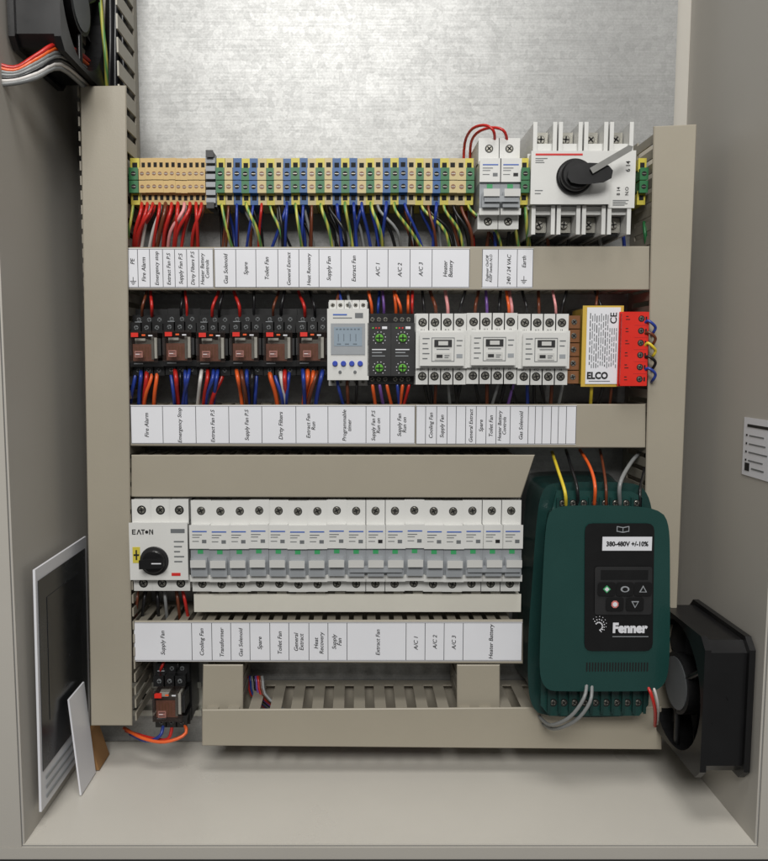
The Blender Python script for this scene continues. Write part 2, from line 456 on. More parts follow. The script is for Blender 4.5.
def place_terminal(kind, x, w, label):
    k = (kind, round(w, 2))
    if k not in protos:
        protos[k] = (terminal(kind, x, w, label), x)
    else:
        o, x0 = protos[k]; dup(o, ((x-x0)*fT.s, random.uniform(-.0006, .0006), random.uniform(-.0003, .0003)), label)
CN = dict(tan='tan', beige='beige', blue='blue', earth='green and yellow')
row1 = [('earth', 129, 9)]
row1 += [('tan', 139+i*6.0, 6.0) for i in range(11)]
xx = 216
seq = ['earth', 'beige', 'blue', 'earth', 'blue', 'beige']*4+['earth', 'beige', 'blue', 'earth', 'beige', 'beige', 'earth']
ww = (474-216)/len(seq)
for kd in seq: row1.append((kd, xx, ww)); xx += ww
row1 += [('earth', 522, 7), ('earth', 640, 8)]
cnt = {}
for kd, x, w in row1:
    if x == 522:
        terminal('earth', 521.4, 8, 'green and yellow earth terminal between the small breaker and the rotary switch', fT=F(525, 180, .072)); continue
    elif x == 640: lb = 'green and yellow earth terminal at the right of the rotary switch'
    elif x == 129: lb = 'green and yellow earth terminal at the far left end of the top row'
    else:
        cnt[kd] = cnt.get(kd, 0)+1
        lb = ordw(cnt[kd])+' '+CN[kd]+' terminal block from the left in the ' + ('narrow tan group' if kd == 'tan' else 'striped colourful group')
    place_terminal(kd, x, w, lb)
o = thing('end_bracket', 'tall grey end bracket between the tan and the striped terminals', 'end bracket', fT.pt(210, 207, fT.back))
b = MB(); b.box(fT, 205.5, 155, 215, 205, fT.back, -6, MGREY, .6)
for i in range(6): b.box(fT, 206, 158+i*8, 214.5, 162+i*8, -6.1, -1.5, LGREY, .5)
b.part('body', o)
MB().box(fT, 207, 151, 213.5, 157, -20, 2, SOFTBLK, .5).part('clamp', o); MB().box(fT, 207, 203, 213.5, 208, -20, 2, SOFTBLK, .5).part('clamp', o)
# ------------------------------------------------------------------ circuit breakers
def breaker(f, x, y, w, n, label, lever_mt=LGREY):
    o = thing('circuit_breaker', label, 'circuit breaker', f.pt(x+w*n/2, y+91, f.back))
    b = MB(); g = .35
    for k in range(n):
        a = x+k*w+g; c = x+(k+1)*w-g
        b.box(f, a, y, c, y+91, f.back, -30, OFFW)
        b.box(f, a, y, c, y+25, -30.1, -10, WHITE, .7)
        b.box(f, a, y+23, c, y+45, -30.1, 0, WHITE, .8)
        b.box(f, a, y+45, c, y+73, -30.1, -3, LGREY, .3)
        b.box(f, a, y+73, c, y+78, -30.1, 0, WHITE, .8)
        b.box(f, a, y+76, c, y+91, -30.1, -10, WHITE, .7)
    b.part('body', o)
    for k in range(n):
        c = x+(k+.5)*w
        for yy in (y+10, y+84):
            q = MB(); q.cyl(f, c, yy, 4.2, -11, -9.8, DARK if yy > y+20 else SOFTBLK, 16); hole = q.part('terminal_hole', o)
            screw(f, c, yy, 3.4, -9.3, hole)
    q = MB()
    for k in range(n):
        a = x+k*w
        q.box(f, a+2.5, y+28, a+w-2.5, y+29.2, -.1, .2, BLUEINK)
        q.box(f, a+2.5, y+31.5, a+w*.62, y+32.3, -.1, .2, MGREY)
        q.box(f, a+2.5, y+34, a+w*.5, y+34.7, -.1, .2, MGREY)
        q.box(f, a+w*.62, y+36.8, a+w-3, y+40.2, -.1, .2, INK if k % 2 else MGREY)
        q.box(f, a+2.5, y+38, a+w*.46, y+38.7, -.1, .2, MGREY)
        q.box(f, a+w*.36, y+47.5, a+w*.64, y+51.5, -3.1, -2.7, GRNINK)
    q.part('marking', o)
    for k in range(n):
        c = x+(k+.5)*w
        q = MB(); q.box(f, c-w*.36, y+55, c+w*.36, y+71, -4, 5, lever_mt, 1.2)
        q.box(f, c-w*.33, y+56, c+w*.33, y+61, 3, 10, OFFW, 1.2); q.part('lever', o)
    if n > 1:
        q = MB(); q.box(f, x+w*.2, y+62, x+w*n-w*.2, y+66.5, 3, 8, LGREY, .8); q.part('tie_bar', o)
    return o
fM = F(355, 549, .070)
Wd = 19.55; x = 190
names = ['Cooling Fan', 'Transformer', 'Gas Solenoid', 'Spare', 'Toilet Fan', 'General Extract', 'Heat Recovery', 'Supply Fan', '3Extract Fan', 'A/C 1', 'A/C 2', 'A/C 3', '3Heater Battery']
LBX = {'A/C 1': 'single pole white circuit breaker immediately right of the Extract Fan three pole breaker',
       'A/C 2': 'single pole white circuit breaker in the middle of the three A/C breakers',
       'A/C 3': 'single pole white circuit breaker immediately left of the Heater Battery three pole breaker'}
p1 = p3 = None
for nm in names:
    jit = (random.uniform(-.0005, .0005), random.uniform(-.0006, .0006))
    if nm[0] == '3':
        lb = 'three pole white circuit breaker above the %s paper label' % nm[1:]
        if not p3: p3 = breaker(fM, x, 503, Wd, 3, lb); x3 = x
        else: dup(p3, ((x-x3)*fM.s, *jit), lb)
        x += 3*Wd
    else:
        lb = LBX.get(nm, 'single pole white circuit breaker above the %s paper label' % nm)
        if not p1: p1 = breaker(fM, x, 503, Wd, 1, lb); x1 = x
        else: dup(p1, ((x-x1)*fM.s, *jit), lb)
        x += Wd
f0 = F(500, 181, .068)
breaker(f0, 480, 136, 20.5, 2, 'two pole white breaker standing between the terminals and the rotary switch')
fB = F(355, 602, .055)
b = MB(); b.box(fB, 195, 595, 520, 611, -20, 0, CREAM, 1)
for i in range(16): b.box(fB, 199+i*19.5, 593, 208+i*19.5, 596, -18, -3, CREAM, .4)
b.single('busbar_cover', 'long cream busbar strip running under the row of circuit breakers', 'busbar cover')
# ------------------------------------------------------------------ motor starter
fS = F(159, 547, .072)
o = thing('motor_starter', 'white motor starter with black rotary knob at the left of the breakers', 'motor starter', fS.pt(159, 593, fS.back))
b = MB(); b.box(fS, 130, 502, 187, 593, fS.back, -22, OFFW, .5)
for i in range(3): b.box(fS, 131+i*19, 502, 148.5+i*19, 525, -22.1, -9, WHITE, .8); b.box(fS, 131+i*19, 578, 148.5+i*19, 593, -22.1, -9, WHITE, .8)
b.box(fS, 130.5, 524, 186.5, 579, -22.1, 0, WHITE, 1.2); b.part('body', o)
for i in range(3):
    for yy in (512, 586):
        q = MB(); q.cyl(fS, 140+i*19, yy, 4.6, -10, -8.8, DARK); hl = q.part('terminal_hole', o); screw(fS, 140+i*19, yy, 3.2, -8.3, hl)
q = MB(); q.cyl(fS, 154, 561, 14.5, -.5, 1.2, SOFTBLK, 32, .6); dial = q.part('dial', o)
q = MB(); q.cyl(fS, 154, 561, 11.5, 1, 6, BLACK, 28, 1); q.poly(fS, [(143, 558), (143, 565), (165, 564), (165, 557)], 5, 13, BLACK, 1); q.box(fS, 154.5, 559.8, 164, 560.8, 12.9, 13.3, PAPER); q.part('knob', dial)
q = MB()
def bars(pts):
    for (xa, ya, xb, yb) in pts: q.box(fS, xa, ya, xb, yb, -.1, .3, INK)
X, Y = 132.5, 529.5     # spaced blocky capitals with a dot-like O
bars([(X, Y, X+1, Y+5), (X+1.1, Y, X+3.6, Y+.9), (X+1.1, Y+2.1, X+3.3, Y+2.9), (X+1.1, Y+4.1, X+3.6, Y+5)])
q.poly(fS, [(X+4.4, Y+5), (X+6.4, Y), (X+7.4, Y), (X+5.5, Y+5)], -.1, .3, INK); q.poly(fS, [(X+6.5, Y+1), (X+7.2, Y), (X+9.4, Y+5), (X+8.3, Y+5)], -.1, .32, INK)
bars([(X+9, Y, X+12.8, Y+.9), (X+10.4, Y+1, X+11.4, Y+5)])
q.cyl(fS, X+14.6, Y+2.6, 1.6, -.1, .3, INK, 14)
bars([(X+17, Y, X+18, Y+5), (X+20, Y, X+21, Y+5)]); q.poly(fS, [(X+17.8, Y), (X+20.2, Y+5), (X+20.4, Y+3.6), (X+18.4, Y)], -.1, .33, INK)
q.part('lettering', o)
q = MB(); q.box(fS, 132.5, 547, 140, 563, -.1, .3, TYEL); q.box(fS, 135.5, 550, 137, 560, .2, .5, INK); q.box(fS, 133.5, 554.2, 139, 555.8, .25, .6, INK); q.part('warning_sticker', o)
q = MB(); q.box(fS, 171, 529, 185, 533, -.1, .3, MGREY); q.box(fS, 171, 573, 180, 576, -.1, .3, REDINK)
for i in range(5): q.box(fS, 174, 541+i*5, 184-(i % 3)*2, 542.2+i*5, -.1, .3, MGREY)
q.part('marking', o)
# ------------------------------------------------------------------ rotary isolator
fI = F(585, 180, .078)
o = thing('isolator_switch', 'white four pole rotary isolator with a long metal handle, top right', 'isolator', fI.pt(585, 232, fI.back))
b = MB(); b.box(fI, 531, 150, 636, 206, fI.back, -16, OFFW, .5)
b.box(fI, 532, 152, 609, 203, -16.1, 0, WHITE, 1.2)
b.box(fI, 611.5, 150, 636, 206, -16.1, -5, WHITE, 1)
b.box(fI, 609, 152, 611.5, 204, -16.1, -13, SOFTBLK)
b.part('body', o)
for i in range(4):
    cx = 545.5+i*25.6
    for (ya, yb, yy) in ((121, 151, 133), (205, 233, 221)):
        q = MB()
        for s in (-1, 1):
            xs = sorted((cx+s*11.2, cx+s*8.6)); q.box(fI, xs[0], ya, xs[1], yb, fI.back, -6, WHITE, .7)
        q.box(fI, cx-8.7, ya+4, cx+8.7, yb-2, fI.back, -34, MGREY)
        q.box(fI, cx-8.7, (ya+20 if ya < 150 else ya), cx+8.7, (yb if ya < 150 else ya+7), -34.1, -12, WHITE, .6)
        pk = q.part('pole_terminal', o)
        q = MB(); q.box(fI, cx-7, yy-7, cx+7, yy+7, -34.1, -26, STEEL, .8); q.part('clamp_plate', pk)
        screw(fI, cx, yy, 4.2, -23, pk)
q = MB(); q.box(fI, 535, 153.5, 582, 155.4, -.1, .3, REDINK)
for i in range(3): q.box(fI, 535, 158+i*2, 547-(i*4 % 5), 158.7+i*2, -.1, .3, MGREY)
for i in range(2): q.box(fI, 535, 190+i*3, 543-i*2, 190.8+i*3, -.1, .3, MGREY)
for i in range(4): q.box(fI, 615, 199+i*1.6, 631-(i*3 % 5), 199.7+i*1.6, -5.1, -4.7, MGREY)
q.part('marking', o)
q = MB(); q.text(fI, '6 14', 629.5, 165, -4.6, 6.2, INK, math.pi/2, 0, .01); q.part('lettering', o)
q = MB(); q.text(fI, '8 14', 620.5, 190, -4.6, 4.8, INK, math.pi/2, 0, .01); q.part('lettering', o)
q = MB(); q.text(fI, 'N.O', 629, 190, -4.6, 4.8, INK, math.pi/2, 0, .01); q.part('lettering', o)
q = MB(); q.cyl(fI, 574, 177, 18, -.2, 4, BLACK, 40, 1); hd = q.part('handle_base', o)
q = MB(); q.cyl(fI, 574, 177, 15.5, 3.9, 12, BLACK, 36, 1.8)
q.poly(fI, chaikin([(566, 170), (564, 184), (578, 187), (604, 184), (606, 172), (590, 168)], 1), 9, 17, BLACK, 1.6); q.part('grip', hd)
dx_, dy_ = 52/60.5, -31/60.5; nx_, ny_ = -dy_*2.1, dx_*2.1
q = MB(); A_ = (586, 175); B2 = (622, 153.5)
q.poly(fI, [(A_[0]+nx_, A_[1]+ny_), (B2[0]+nx_, B2[1]+ny_), (B2[0]+dx_*2, B2[1]+dy_*2), (B2[0]-nx_, B2[1]-ny_), (A_[0]-nx_, A_[1]-ny_)], 16.5, 20, BAR, 1)
q.part('handle_bar', hd)
# ------------------------------------------------------------------ relays
fR = F(220, 345, .062)
def relay(f, x, y, label, w=33.2):
    o = thing('plug_in_relay', label, 'relay', f.pt(x+w/2, y+68, f.back))
    b = MB(); g = .5
    b.box(f, x+g, y, x+w-g, y+68, f.back, -26, BLACK, .5)
    b.box(f, x+g, y+7, x+w-g, y+24, -26.1, -16, BLACK, .8)
    for i in range(3): b.box(f, x+1.2+i*10.4, y+15, x+11+i*10.4, y+24, -16.1, -5, BLACK, .9)
    b.box(f, x+g, y+54, x+w-g, y+67, -26.1, -16, BLACK, .8)
    for i in range(3): b.box(f, x+1.2+i*10.4, y+57, x+11+i*10.4, y+67, -16.1, -9, BLACK, .9)
    b.box(f, x+g, y+53.5, x+w-g, y+58, -16.1, -2, BLACK, .8)
    b.part('socket', o)
    for i in range(3):
        for yy, hh in ((y+11, -15.6), (y+19.5, -4.6), (y+62.5, -8.6)):
            screw(f, x+6.2+i*10.4, yy, 2.3, hh, o, MGREY)
    q = MB(); q.box(f, x+2, y+13, x+9, y+14, -16.1, -15.6, LGREY); q.box(f, x+4, y+55.2, x+13, y+56.2, -2.1, -1.7, LGREY); q.part('socket_marking', o)
    q = MB(); q.box(f, x+3.5, y+24.5, x+w-3.5, y+53, -24, 9, RELAY, 1.2); cov = q.part('relay_cover', o)
    q = MB(); q.box(f, x+6.5, y+38.5, x+w-11, y+50.5, -20, 1, COIL, 2.5)
    for i in range(5): q.box(f, x+7+i*3, y+39, x+7.7+i*3, y+50, .9, 1.4, COPPER)
    q.part('coil', cov)
    q = MB(); q.box(f, x+6.5, y+33, x+w-9, y+36.5, -20, -3, STEEL, 1); q.box(f, x+w-10, y+29, x+w-8.4, y+51, -20, 2, STEEL, .4); q.part('armature', cov)
    q = MB(); q.box(f, x+w-7.6, y+30, x+w-5.4, y+50, -20, 0, CREAM, .4); q.box(f, x+6.5, y+30.8, x+16, y+32.4, -20, 0, CREAM, .4); q.part('contact_carrier', cov)
    q = MB(); q.box(f, x+8, y+43, x+16, y+49.5, 8.9, 9.4, ROSE); q.box(f, x+9, y+44.4, x+15, y+45, 9.3, 9.6, INK); q.box(f, x+9, y+46, x+13, y+46.5, 9.3, 9.6, PAPER); q.box(f, x+9, y+47.6, x+15, y+48.1, 9.3, 9.6, INK)
    q.part('sticker', cov)
    q = MB(); q.box(f, x+6, y+25.6, x+12, y+28.8, 8, 11.5, RED, .5); q.part('test_button', cov)
    q = MB(); q.box(f, x+15.5, y+26.6, x+19, y+28.2, 8.9, 9.3, ORANGE); q.box(f, x+22, y+27.2, x+26, y+28.4, 8.9, 9.3, PAPER); q.part('marking', cov)
    q = MB(); q.box(f, x+g+.6, y+31, x+3.2, y+47, -20, 3, SOFTBLK, .4); q.part('retaining_clip', o)
    q = MB(); q.box(f, x+w-3.2, y+31, x+w-g-.6, y+47, -20, 3, SOFTBLK, .4); q.part('retaining_clip', o)
    return o
rn = ['Fire Alarm', 'Emergency Stop', 'Extract Fan', 'Supply Fan', 'Dirty Filters', 'Extract Fan Run']
for i, nm in enumerate(rn):
    lb = '%s black plug-in relay from the left in the middle row, above %s' % (ordw(i+1), nm)
    if i == 0: rp = relay(fR, 129, 308, lb)
    else: dup(rp, (i*33.3*fR.s, random.uniform(-.001, .001), random.uniform(-.0008, .0008)), lb)
fR2 = F(169, 697, .062)
relay(fR2, 152, 664, 'lone plug-in relay on the short rail at bottom left', 34)
# ------------------------------------------------------------------ programmable timer
fP = F(348, 344, .068)
o = thing('programmable_timer', 'light grey programmable timer with small screen and blue buttons', 'timer', fP.pt(348, 386, fP.back))
b = MB(); b.box(fP, 328.5, 301, 367.5, 386, fP.back, -20, OFFW, .6); b.box(fP, 328.5, 310, 367.5, 379, -20.1, 0, WHITE, 1.2)
for i in range(5): b.box(fP, 329.5+i*7.7, 300, 335.5+i*7.7, 309, -40, -12, WHITE, .6)
b.part('body', o)
q = MB(); q.box(fP, 331.5, 324, 364.5, 354, -.2, .8, LGREY, .6); bz = q.part('bezel', o)
q = MB(); q.box(fP, 334, 327, 362, 346, .7, 1.1, LCD); scn = q.part('screen', bz)
q = MB()
for i in range(7): q.box(fP, 336+i*3.6, 328.6, 338+i*3.6, 329.6, 1.0, 1.4, LCDS)
for i in range(4): q.box(fP, 338+i*5.5+(1 if i > 1 else 0), 334, 338.7+i*5.5+(1 if i > 1 else 0), 341, 1.0, 1.4, LCDS)
for i in range(3): q.box(fP, 337+i*8, 343.5, 341+i*8, 344.3, 1.0, 1.4, LCDS)
q.part('screen_segment', scn)
for i in range(4):
    q = MB(); q.cyl(fP, 335+i*8.4, 363.5, 2.7, -.2, 2, BLUEB, 14, .5); q.part('button', o)
for i in range(2):
    q = MB(); q.cyl(fP, 340+i*15, 372, 1.6, -.2, 1.2, MGREY, 12, .3); q.part('button', o)
for i in range(5): screw(fP, 332.5+i*7.7, 304.5, 2.2, -11.6, o); screw(fP, 332.5+i*7.7, 382.5, 2.0, -19, o)
q = MB(); q.box(fP, 333, 314, 347, 315.4, -.1, .3, BLUEINK); q.box(fP, 333, 317.5, 352, 318.3, -.1, .3, MGREY); q.box(fP, 355, 313, 363, 318, -.1, .3, MGREY); q.part('marking', o)
# ------------------------------------------------------------------ black delay timers
fD = F(391, 349, .068)
def delay(x, label, group):
    o = thing('delay_timer', label, 'timer', fD.pt(x+11, 385, fD.back), group)
    b = MB(); b.box(fD, x+.4, 313, x+22.2, 385, fD.back, -20, BLACK, .6); b.box(fD, x+.4, 324, x+22.2, 375, -20.1, 0, SOFTBLK, 1)
    b.box(fD, x+.4, 314, x+22.2, 324, -20.1, -12, BLACK, .8); b.box(fD, x+.4, 375, x+22.2, 384, -20.1, -12, BLACK, .8); b.part('body', o)
    for i in range(3): screw(fD, x+4.6+i*6.6, 319, 2.4, -11.6, o); screw(fD, x+4.6+i*6.6, 379.5, 2.4, -11.6, o)
    for yy in (338, 368):
        q = MB()
        for k in range(10):
            a = -math.pi*.8+k*math.pi*1.6/9; q.cyl(fD, x+11.3+6.2*math.sin(a), yy-6.2*math.cos(a), .5, -.1, .25, PAPER, 6)
        dl = q.part('scale_ring', o)
        q = MB(); q.cyl(fD, x+11.3, yy, 4.0, -.2, 2, GKNOB, 14, .6)
        q.box(fD, x+8, yy-.6, x+14.6, yy+.6, 1.9, 2.5, DARK); q.box(fD, x+10.7, yy-3.2, x+11.9, yy+3.2, 1.9, 2.4, DARK); q.part('knob', dl)
    q = MB()
    for i in range(3): q.cyl(fD, x+5+i*3, 328, .9, -.1, .6, GKNOB if i == 0 else REDINK, 8)
    q.box(fD, x+4, 349, x+18, 350, -.1, .3, PAPER); q.box(fD, x+4, 352, x+14, 353, -.1, .3, LGREY); q.box(fD, x+4, 355.5, x+17, 356.3, -.1, .3, LGREY); q.box(fD, x+14, 326.5, x+19, 329, -.1, .3, PAPER); q.part('marking', o)
    return o
G = 'black delay timers beside the programmable timer'
dl = delay(368, 'black delay timer with green dials right beside the programmable timer', G)
dup(dl, (23.4*fD.s, 0, 0), 'black delay timer with green dials right beside the first contactor')
# ------------------------------------------------------------------ contactors
fC = F(494, 349, .078)
def contactor(x, label):
    o = thing('contactor', label, 'contactor', fC.pt(x+25, 385, fC.back), 'white contactors of the middle row')
    b = MB(); w = 50.6
    b.box(fC, x+.4, 313, x+w, 385, fC.back, -28, OFFW, .6)
    for (ya, yb) in ((314, 333), (366, 384)):
        for i in range(4):
            b.box(fC, x+.8+i*12.45, ya, x+12.6+i*12.45, yb, -28.1, -9, WHITE, .9)
    b.box(fC, x+.4, 331, x+w, 367.5, -28.1, -5, WHITE, .8)
    b.box(fC, x+4, 333, x+w-3.6, 365, -5.1, 0, WHITE, .8)
    b.part('body', o)
    for i in range(4):
        for yy in (322, 376.5):
            q = MB(); q.cyl(fC, x+6.7+i*12.45, yy, 4.4, -9.5, -8.7, DARK, 16); hl = q.part('terminal_hole', o)
            screw(fC, x+6.7+i*12.45, yy, 3.4, -8.2, hl)
    q = MB(); xa, xb, ya, yb = x+15, x+38, 337.5, 361.5
    for (a, c, e, d) in ((xa, ya, xb, ya+.6), (xa, yb-.6, xb, yb), (xa, ya+.5, xa+.6, yb-.5), (xb-.6, ya+.5, xb, yb-.5)): q.box(fC, a, c, e, d, -.1, .3, MGREY)
    fr_ = q.part('outline', o)
    q = MB(); q.box(fC, x+18, 340, x+35, 346.5, -.1, .8, SOFTBLK, .3); wn = q.part('window', o)
    q = MB(); q.box(fC, x+22, 341.5, x+31, 345, .7, 1.6, OFFW, .3); q.part('slider', wn)
    q = MB(); q.box(fC, x+18.5, 353, x+34.5, 359.5, -.1, .7, OFFW, .3); q.box(fC, x+20, 354.6, x+26, 357.8, .6, 1.0, SOFTBLK); q.box(fC, x+28, 355, x+33, 355.8, .6, 1.0, MGREY); q.box(fC, x+28, 357, x+32, 357.8, .6, 1.0, MGREY); q.part('rating_plate', o)
    q = MB()
    for i in range(4):
        q.text(fC, ('1L1', '3L2', '5L3', '13')[i], x+6.7+i*12.3, 330, -8.5, 3.2, INK); q.text(fC, ('2T1', '4T2', '6T3', '14')[i], x+6.7+i*12.3, 369.6, -8.5, 3.2, INK)
    for i in range(5): q.box(fC, x+6, 338+i*5, x+13-(i*2 % 3), 339+i*5, -.1, .3, MGREY)
    q.box(fC, x+20, 348.8, x+33, 349.6, -.1, .3, MGREY); q.box(fC, x+40, 340, x+46, 341, -.1, .3, MGREY); q.box(fC, x+40, 345, x+45, 346, -.1, .3, MGREY); q.box(fC, x+40, 354, x+46, 358, -.1, .3, LGREY)
    q.part('marking', o)
    return o
ct = contactor(416.5, 'white contactor next to the black delay timers, leftmost of the three')
dup(ct, (51.5*fC.s, .0004, .0005), 'white contactor in the middle of the three contactors')
dup(ct, (103*fC.s, -.0003, -.0003), 'white contactor next to the brown strip, rightmost of the three')
# ------------------------------------------------------------------ transformer and neighbours
fX = F(604, 346, .066)
o = thing('terminal_strip', 'narrow brown terminal strip between the contactors and the transformer', 'terminal strip', fX.pt(577, 386, fX.back))
b = MB(); b.box(fX, 571.5, 315, 582, 385, fX.back, -24, COPPER)
for i in range(5): b.box(fX, 571.5, 316+i*14, 582, 327+i*14, -24.1, -12, COPPER, 1)
b.part('body', o)
for i in range(5): screw(fX, 577, 321.5+i*14, 3, -11.5, o)
o = thing('transformer', 'yellow wrapped transformer with a white rating label, beside the red block', 'transformer', fX.pt(603, 386, fX.back))
b = MB(); b.box(fX, 587, 306, 622, 386, fX.back, -12, STEEL, 1); b.part('core', o)
b = MB(); b.box(fX, 585.5, 308, 621.5, 384.5, -50, -4, YTAPE, 2.5); b.part('coil', o)
q = MB(); q.box(fX, 587.3, 307.5, 620.5, 384, -4.6, -3, PAPER, .2); lb = q.part('rating_label', o)
q = MB(); q.text(fX, 'ELCO', 599, 376, -2.7, 9.4, INK, 0, 0, .045, .9); q.part('lettering', lb)
q = MB(); q.text(fX, 'CE', 614, 318, -2.7, 9.4, INK, math.pi/2, 0, .015); q.part('lettering', lb)
q = MB()
rr = random.Random(3)
for i in range(13):
    xx_ = 590.2+i*2.2; y_ = 312+rr.uniform(0, 4) if i < 9 else 328
    while y_ < 366:
        L_ = rr.uniform(2, 9); q.box(fX, xx_, y_, xx_+.75, min(y_+L_, 368), -3.1, -2.7, INK if i in (0, 3, 7) else MGREY); y_ += L_+rr.uniform(1, 2.4)
q.box(fX, 590.5, 381, 612, 381.7, -3.1, -2.7, MGREY)
q.part('fine_print', lb)
fK = F(634, 349, .072)
o = thing('red_terminal_block', 'bright red screw terminal block at the right end of middle row', 'terminal block', fK.pt(634, 386, fK.back))
b = MB(); b.box(fK, 621.5, 312, 647.5, 386, fK.back, -8, RED, .6)
b.box(fK, 622, 313, 647, 385, -8.1, 0, RED, 1)
for i in range(5): b.box(fK, 634, 324.6+i*12.1, 647, 325.2+i*12.1, -.1, .25, REDINK)
b.part('body', o)
for i in range(6):
    q = MB(); q.cyl(fK, 640.5, 318.7+i*12.1, 3.2, -.5, .2, DARK, 14); hl = q.part('terminal_hole', o); screw(fK, 640.5, 318.7+i*12.1, 2.3, .5, hl)
    q = MB(); q.box(fK, 644.5, 316.7+i*12.1, 646, 320.7+i*12.1, -.2, .3, DARK); q.part('wire_opening', o)
q = MB()
for i in range(6): q.box(fK, 625, 316+i*12.1, 627.5, 316.8+i*12.1, -.1, .3, INK); q.box(fK, 625, 319+i*12.1, 629-(i % 2), 319.7+i*12.1, -.1, .3, INK)
q.part('marking', o)
# ------------------------------------------------------------------ motor drive
fV = F(606, 602, .108)
o = thing('motor_drive', 'large dark green motor drive with black keypad at lower right', 'motor drive', fV.pt(604, 726, fV.back))
b = MB()
body = chaikin([(552, 500), (548, 540), (546, 590), (543, 640), (543, 690), (546, 718), (556, 729), (651, 729), (660, 718), (663, 640), (661, 560), (657, 520), (650, 500), (636, 495), (564, 495)], 2)
b.loft(fV, body, [(4, fV.back), (1, -108), (0, -96), (0, -70), (.3, -55), (1.2, -44), (3, -37), (6, -34)], DGREEN)
b.part('body', o)
cov = chaikin([(553, 520), (551, 560), (549.5, 640), (549.5, 672), (553, 683), (560, 684), (652, 684), (660, 682), (663, 670), (663, 640), (660, 560), (658, 528), (652, 518), (620, 515), (575, 515), (558, 516)], 2)
q = MB(); q.loft(fV, cov, [(0, -36), (0, -18), (.6, -12), (1.8, -7), (3.6, -3), (6, -.8), (8.5, 0)], GREEN); fc = q.part('front_cover', o)
q = MB(); q.poly(fV, [(562, 498), (558, 517), (649, 519), (646, 504), (636, 499)], -36, -24, GREEN, 2); tb = q.part('terminal_cover', o)
for i in range(9): q = MB(); q.box(fV, 560.2+i*10.8, 503, 561.8+i*10.8, 517, -25, -20, DGREEN, .5); q.part('barrier', tb)
for i in range(8):
    q = MB(); q.cyl(fV, 566.4+i*10.8, 509, 3.9, -24.5, -23.6, DARK, 14); hl = q.part('terminal_hole', o); screw(fV, 566.4+i*10.8, 509, 2.8, -23, hl)
q = MB(); q.poly(fV, [(550, 688), (550, 715), (558, 725), (650, 725), (658, 715), (659, 688)], -36, -20, GREEN, 2); tb2 = q.part('terminal_cover', o)
for i in range(10): q = MB(); q.box(fV, 554.6+i*11, 689, 556.4+i*11, 722, -21, -15, DGREEN, .6); q.part('barrier', tb2)
for i in range(9):
    for yy in (697, 713):
        q = MB(); q.cyl(fV, 561+i*11, yy, 4.1, -20.6, -19.6, DARK, 14); hl = q.part('terminal_hole', o)
        if yy == 713: screw(fV, 561+i*11, yy, 2.9, -19.1, hl)
q = MB()
for i in range(22): q.box(fV, 588+i*2.9, 663, 589.4+i*2.9, 672, -.1, .3, DARK)
q.part('grille', fc)
q = MB(); q.poly(fV, rquad([(583, 524.5), (586, 650), (653.2, 650), (650.4, 524.5)], 7), -.1, 1.4, BLACK, .7); kp = q.part('keypad_panel', o)
q = MB(); q.poly(fV, rquad([(594, 567), (595, 613), (650, 613), (649, 567)], 2), 1.3, 2.8, SOFTBLK, .9); q.part('keypad', kp)
q = MB(); q.box(fV, 600, 537, 649, 550.5, 1.2, 2.1, PAPER); st = q.part('voltage_sticker', o)
q = MB(); q.text(fV, '380-480V +/-10%', 624.5, 544, 2.4, 6.2, INK, 0, 0, .04, .95); q.part('lettering', st)
q = MB(); q.text(fV, 'Fenner', 630, 628, 1.7, 13.2, PAPER, 0, 0, .055, .92); q.part('lettering', kp)
q = MB(); q.box(fV, 613, 636, 649, 636.6, 1.3, 1.7, LGREY); q.part('printed_line', kp)
q = MB()
for k in range(3):
    for i in range(9):
        t = i/8; a = -2.4+t*3.6
        q.cyl(fV, 599+(4+k*2.2)*math.cos(a)*.9, 626+(4+k*2.0)*math.sin(a)-k, .7-.16*k, 1.3, 1.8, PAPER, 8)
q.part('dotted_emblem', kp)
q = MB()
for s in (-1, 1):
    q.poly(fV, [(620, 527.6), (620+s*5.5, 526.6), (620+s*5.5, 527.3), (620, 528.4)], 1.3, 1.8, LGREY); q.poly(fV, [(620, 532.2), (620+s*5.5, 531.2), (620+s*5.5, 531.9), (620, 533)], 1.3, 1.8, LGREY)
    xs = sorted((620+s*5.5, 620+s*6.2)); q.box(fV, xs[0], 526.6, xs[1], 532, 1.3, 1.8, LGREY)
q.box(fV, 619.7, 527.6, 620.3, 532.9, 1.3, 1.85, LGREY)
q.part('book_symbol', kp)
def btn(cx, cy, shape, mt):
    q = MB(); q.poly(fV, rquad([(cx-8, cy-6), (cx-8, cy+6), (cx+8, cy+6), (cx+8, cy-6)], 2), 2.7, 4.2, BLACK, .8)
    k = 3.8
    sh = dict(diamond=[(cx, cy-k), (cx-k, cy), (cx, cy+k), (cx+k, cy)], up=[(cx, cy-k), (cx-k, cy+k*.8), (cx+k, cy+k*.8)], down=[(cx, cy+k), (cx+k, cy-k*.8), (cx-k, cy-k*.8)],
              oval=[(cx+4.4*math.cos(a/12*6.283), cy+3*math.sin(a/12*6.283)) for a in range(12)], octo=[(cx+k*math.cos((a+.5)/8*6.283), cy+k*math.sin((a+.5)/8*6.283)) for a in range(8)])[shape]
    q.poly(fV, sh, 4.1, 4.6, mt)
    cc = (sum(p[0] for p in sh)/len(sh), sum(p[1] for p in sh)/len(sh))
    q.poly(fV, [(cc[0]+(a-cc[0])*.62, cc[1]+(c-cc[1])*.62) for a, c in sh], 4.5, 4.9, BLACK if shape in ('up', 'down', 'oval') else PAPER)
    q.part('button', kp)
btn(605, 588, 'diamond', GRNINK); btn(623, 588, 'oval', LGREY); btn(641, 588, 'up', LGREY); btn(613.5, 603, 'octo', ROSEB); btn(633.5, 603, 'down', LGREY)
